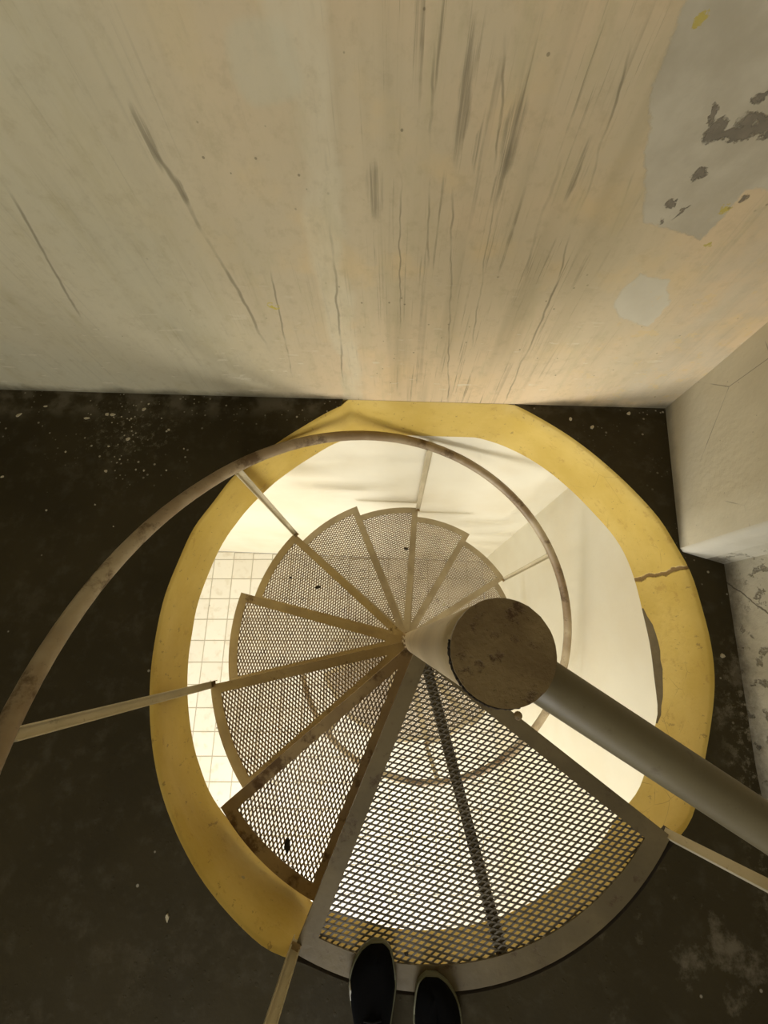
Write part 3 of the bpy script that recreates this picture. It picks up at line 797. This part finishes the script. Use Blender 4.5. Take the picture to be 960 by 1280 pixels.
# level guard tube from the post head to the landing's right corner
n0 = atz(682, 853, .925); n1 = atz(960, 1035, .868)
d = (n1 - n0).normalized(); start = n0 - d * .062; rc = Vector((*larc[-1], 0))
t_end = ((Vector((rc.x, rc.y)) - Vector((start.x, start.y))).length) / math.hypot(d.x, d.y)
end = start + d * (t_end + .02)
bm = bmesh.new(); tube(bm, [start + (end - start) * k / 12 for k in range(13)], .0215, 28)
gt = sobj('guard_tube', bm, M['tube'], smooth=False); gt['label'] = 'thick grey-brown tube from the post head'
for f in gt.data.polygons: f.use_smooth = len(f.vertices) == 4
bm = bmesh.new(); arad = math.atan2(rc.y, rc.x); tg = Vector((-math.sin(arad), math.cos(arad), 0))
b1 = Vector((end.x - d.x * .02, end.y - d.y * .02, end.z))
bar(bm, Vector((rc.x, rc.y, -.02)) + Vector((math.cos(arad), math.sin(arad), 0)) * .004 + tg * -.0, b1 + Vector((0, 0, -.012)), .022, .022, tg)
sobj('baluster', bm, M['bar'])

# ---------------------------------------------------------------- shoes
def shoe(cx, tipy, rz, side, label):
    root = empty('shoe', (cx, tipy - .15, FZ + .0045), rz)
    tag(root, label, 'shoe', 'pair of black suede shoes')
    L = .292
    # half widths along the length, s = 0 at the toe
    prof = [(0, .012), (.006, .024), (.018, .039), (.035, .0485), (.06, .0565), (.09, .059), (.12, .054), (.16, .043), (.20, .040), (.24, .0405), (.27, .036), (.285, .026), (.292, .012)]
    def hw(s):
        for (a, b), (c, d_) in zip(prof, prof[1:]):
            if a <= s <= c: return b + (d_ - b) * (s - a) / (c - a)
        return .012
    def lean(s): return side * (.007 * math.sin(min(s / L, 1) * PI) - .008 * max(0, 1 - s / .05))
    ss = [0, .003, .008, .016, .028, .045, .065, .09, .115, .14, .17, .20, .23, .255, .273, .285, .292]
    def loop(z, k, inset):
        pts = []
        for s in ss: pts.append((lean(s) + max(hw(s) - inset, .004), .15 - max(s, inset * .8) if s < .05 else .15 - min(s, L - inset * .8)))
        for s in ss[::-1]: pts.append((lean(s) - max(hw(s) - inset, .004), .15 - max(s, inset * .8) if s < .05 else .15 - min(s, L - inset * .8)))
        return [(x, y, z(s_) if callable(z) else z) for (x, y), s_ in zip(pts, ss + ss[::-1])]
    def loft(loops, cap0=True, cap1=True):
        bm = bmesh.new(); rs = [[bm.verts.new(p) for p in lp] for lp in loops]; n = len(rs[0])
        for a, b in zip(rs, rs[1:]):
            for k in range(n): bm.faces.new((a[k], a[(k + 1) % n], b[(k + 1) % n], b[k]))
        if cap0: bm.faces.new(rs[0][::-1])
        if cap1: bm.faces.new(rs[-1])
        return bm
    bm = loft([loop(0, 0, .004), loop(.004, 0, 0), loop(.014, 0, -.001), loop(.018, 0, .003)])
    so = obj('sole', bm, M['rubber'], root, True)
    # upper: rises towards the ankle
    def topz(h):
        def z(s):
            if s < .10: base = .046 + .022 * (s / .10)
            elif s < .17: base = .068 + .028 * ((s - .10) / .07)
            else: base = .096 - .02 * min(1, max(0, (s - .17) / .06)) + .012 * max(0, (s - .23) / .06)
            return .017 + (base - .017) * h
        return z
    bm = loft([loop(.015, 0, .0025), loop(topz(.35), 0, .005), loop(topz(.6), 0, .009), loop(topz(.82), 0, .016), loop(topz(.95), 0, .025), loop(topz(1), 0, .035)])
    obj('upper', bm, M['suede'], root, True)
    # toe bumper
    bm = bmesh.new(); pts = []
    for s, sg in [(s, 1) for s in (.075, .055, .035, .018, .008, .003)] + [(s, -1) for s in (.003, .008, .018, .035, .055, .075)]:
        pts.append((lean(s) + sg * (hw(s) - .002), .15 - s, .018))
    tube(bm, pts, .0028, 8); obj('toe_bumper', bm, M['rubber'], root, True)
    # collar opening with lining, heel pull
    bm = bmesh.new(); mt = Matrix.Translation((side * .004, .15 - .225, .083)) @ Matrix.Diagonal((.030, .052, .012, 1)); bmesh.ops.create_uvsphere(bm, u_segments=20, v_segments=10, radius=1, matrix=mt); obj('lining', bm, M['lining'], root, True)
    # laces
    lc = obj('laces', (lambda b: ([tube(b, [(side * .004 - .02, .15 - s, .069 + (s - .1) * .35), (side * .004, .15 - s + .003, .079 + (s - .1) * .35), (side * .004 + .02, .15 - s, .069 + (s - .1) * .35)], .0022, 6) for s in (.115, .128, .141, .154)], b)[1])(bmesh.new()), M['lining'], root, True)
    # pale side tag on the outer side
    if side < 0:
        bm = bmesh.new()
        vs = []
        for (s, z_) in ((.074, .022), (.098, .022), (.100, .040), (.080, .042)):
            vs.append((lean(s) - (hw(s) - .0025 - (z_ - .022) * .25), .15 - s, z_))
        q = [bm.verts.new(v) for v in vs] + [bm.verts.new((v[0] - .0022, v[1], v[2])) for v in vs]
        for f in ((0, 1, 2, 3), (7, 6, 5, 4), (0, 4, 5, 1), (1, 5, 6, 2), (2, 6, 7, 3), (3, 7, 4, 0)): bm.faces.new([q[k] for k in f])
        o = obj('side_tag', bm, M['leather'], root); o['label'] = 'pale side tag'
    return root
shoe(-.134, -.722, .03, -1, 'left black suede shoe with a pale side tag, toe over the landing edge')
shoe(.010, -.786, -.02, 1, 'right black suede shoe set further back, toe just touching the landing rim')

# ---------------------------------------------------------------- litter
def flake(bm, r, th, seed, elong=1.0):
    rg = random.Random(seed); n = 7
    lo = []; hi = []
    for k in range(n):
        a = 2 * PI * k / n; q = r * rg.uniform(.65, 1.15)
        lo.append(bm.verts.new((q * math.cos(a) * elong, q * math.sin(a), 0))); hi.append(bm.verts.new((q * .85 * math.cos(a) * elong, q * .85 * math.sin(a), th * rg.uniform(.7, 1.2))))
    bm.faces.new(hi); bm.faces.new(lo[::-1])
    for k in range(n): bm.faces.new((lo[k], lo[(k + 1) % n], hi[(k + 1) % n], hi[k]))
def litter(name, u, v, z, r, th, mat, label, cat, group=None, elong=1.0, rot=0, seed=1):
    bm = bmesh.new(); flake(bm, r, th, seed, elong)
    o = obj(name, bm, M[mat]); p = atz(u, v, z); o.location = (p.x, p.y, z); o.rotation_euler[2] = rot
    tag(o, label, cat, group); return o
TZ = lambda i: -RIS * i - .0055
litter('dried_leaf', 359, 1057, TZ(1), .010, .005, 'leaf', 'dark dried leaf lying on the mesh of the uppermost full tread, by the yellow edge', 'leaf', None, 2.4, 1.45, 5)
litter('dirt_clump', 397, 734, TZ(4), .011, .006, 'leaf', 'larger dark dirt clump on the mesh tread under the left baluster', 'dirt', None, 1.6, .3, 6)
litter('dirt_clump', 363, 722, TZ(4), .007, .004, 'leaf', 'smaller dark dirt speck left of the clump on the same mesh tread', 'dirt', None, 1.4, -.5, 7)
litter('dirt_clump', 508, 686, TZ(6), .011, .005, 'leaf', 'dark dirt speck on the tread beside the baluster nearest the back wall', 'dirt', None, 1.5, -.2, 8)
litter('dirt_clump', 508, 1192, -.0055, .0055, .004, 'leaf', 'small dark dirt speck on the landing mesh just above the two shoes', 'dirt', None, 1.1, 0, 9)
litter('dirt_clump', 427, 1187, -.0055, .0045, .004, 'leaf', 'small dark dirt speck on the landing mesh left of the left shoe', 'dirt', None, 1.2, .4, 10)
litter('plaster_flake', 555, 756, TZ(8), .012, .006, 'flake', 'pale plaster crumb on the mesh tread beside the centre post', 'plaster chip', None, 1.2, .4, 11)
litter('plaster_flake', 740, 534, FZ, .0085, .004, 'flake', 'largest tan plaster chip on the dark floor between yellow edge and pier', 'plaster chip', None, 1.0, .2, 12)
litter('plaster_flake', 713, 524, FZ, .0075, .004, 'flake', 'pale plaster chip left of the largest one, right of the yellow edge', 'plaster chip', None, 1.0, .9, 13)
litter('plaster_flake', 786, 517, FZ, .008, .003, 'flake', 'pale plaster chip near the inner corner of the pier', 'plaster chip', None, 1.1, .5, 14)
G = 'plaster chips strewn along the back wall'
for k, (u, v, r, el, ro) in enumerate(((160, 549, .010, 1, .3), (134, 518, .010, 1, .1), (141, 518, .008, 1.5, 0), (108, 523, .007, 2.2, 0), (23, 519, .008, 2.2, .6), (180, 512, .008, 1.6, .5), (211, 537, .006, 1, 0), (186, 505, .005, 1, 0), (57, 508, .006, 2, 0), (132, 589, .007, 1.2, 0), (150, 574, .004, 1, 0), (170, 587, .005, 1, 0), (180, 588, .004, 1.5, 1), (208, 588, .004, 1, 0), (58, 638, .0045, 1, 0), (3, 596, .005, 1.6, .4), (82, 565, .005, 1, 0), (136, 558, .004, 1.6, 0), (202, 523, .004, 1, 0), (230, 561, .0045, 1, 0), (119, 631, .004, 1, 0), (142, 658, .003, 1, 0))):
    own = {0: 'largest pale plaster chip on the dark floor left of the hole', 1: 'squarish plaster chip, left one of a touching pair near the back wall', 2: 'oblong plaster chip, right one of a touching pair near the back wall',
           3: 'slim straight plaster chip just left of the touching pair', 4: 'slanted plaster chip farthest left along the back wall', 5: 'slanted plaster chip right of the touching pair, near the back wall',
           9: 'dusty plaster chip halfway between the largest chip and the handrail curve', 15: 'plaster chip at the very left edge of the dark floor', 14: 'round lone plaster chip low on the left, below the dusty scatter'}
    litter('plaster_flake', u, v, FZ, r * .85, .002, 'flake', own.get(k, 'tiny pale plaster speck among the dust on the dark floor left of the hole'), 'plaster chip', G, el, ro, 20 + k)
litter('plaster_flake', 903, 820, FZ, .008, .003, 'flake', 'pale plaster chip on the dark floor strip right of the yellow edge', 'plaster chip', None, 1.0, .7, 61)
litter('plaster_flake', 209, 1147, FZ, .010, .003, 'flake', 'slim pale chip on dark floor left of the lower yellow edge', 'plaster chip', None, .5, .3, 62)
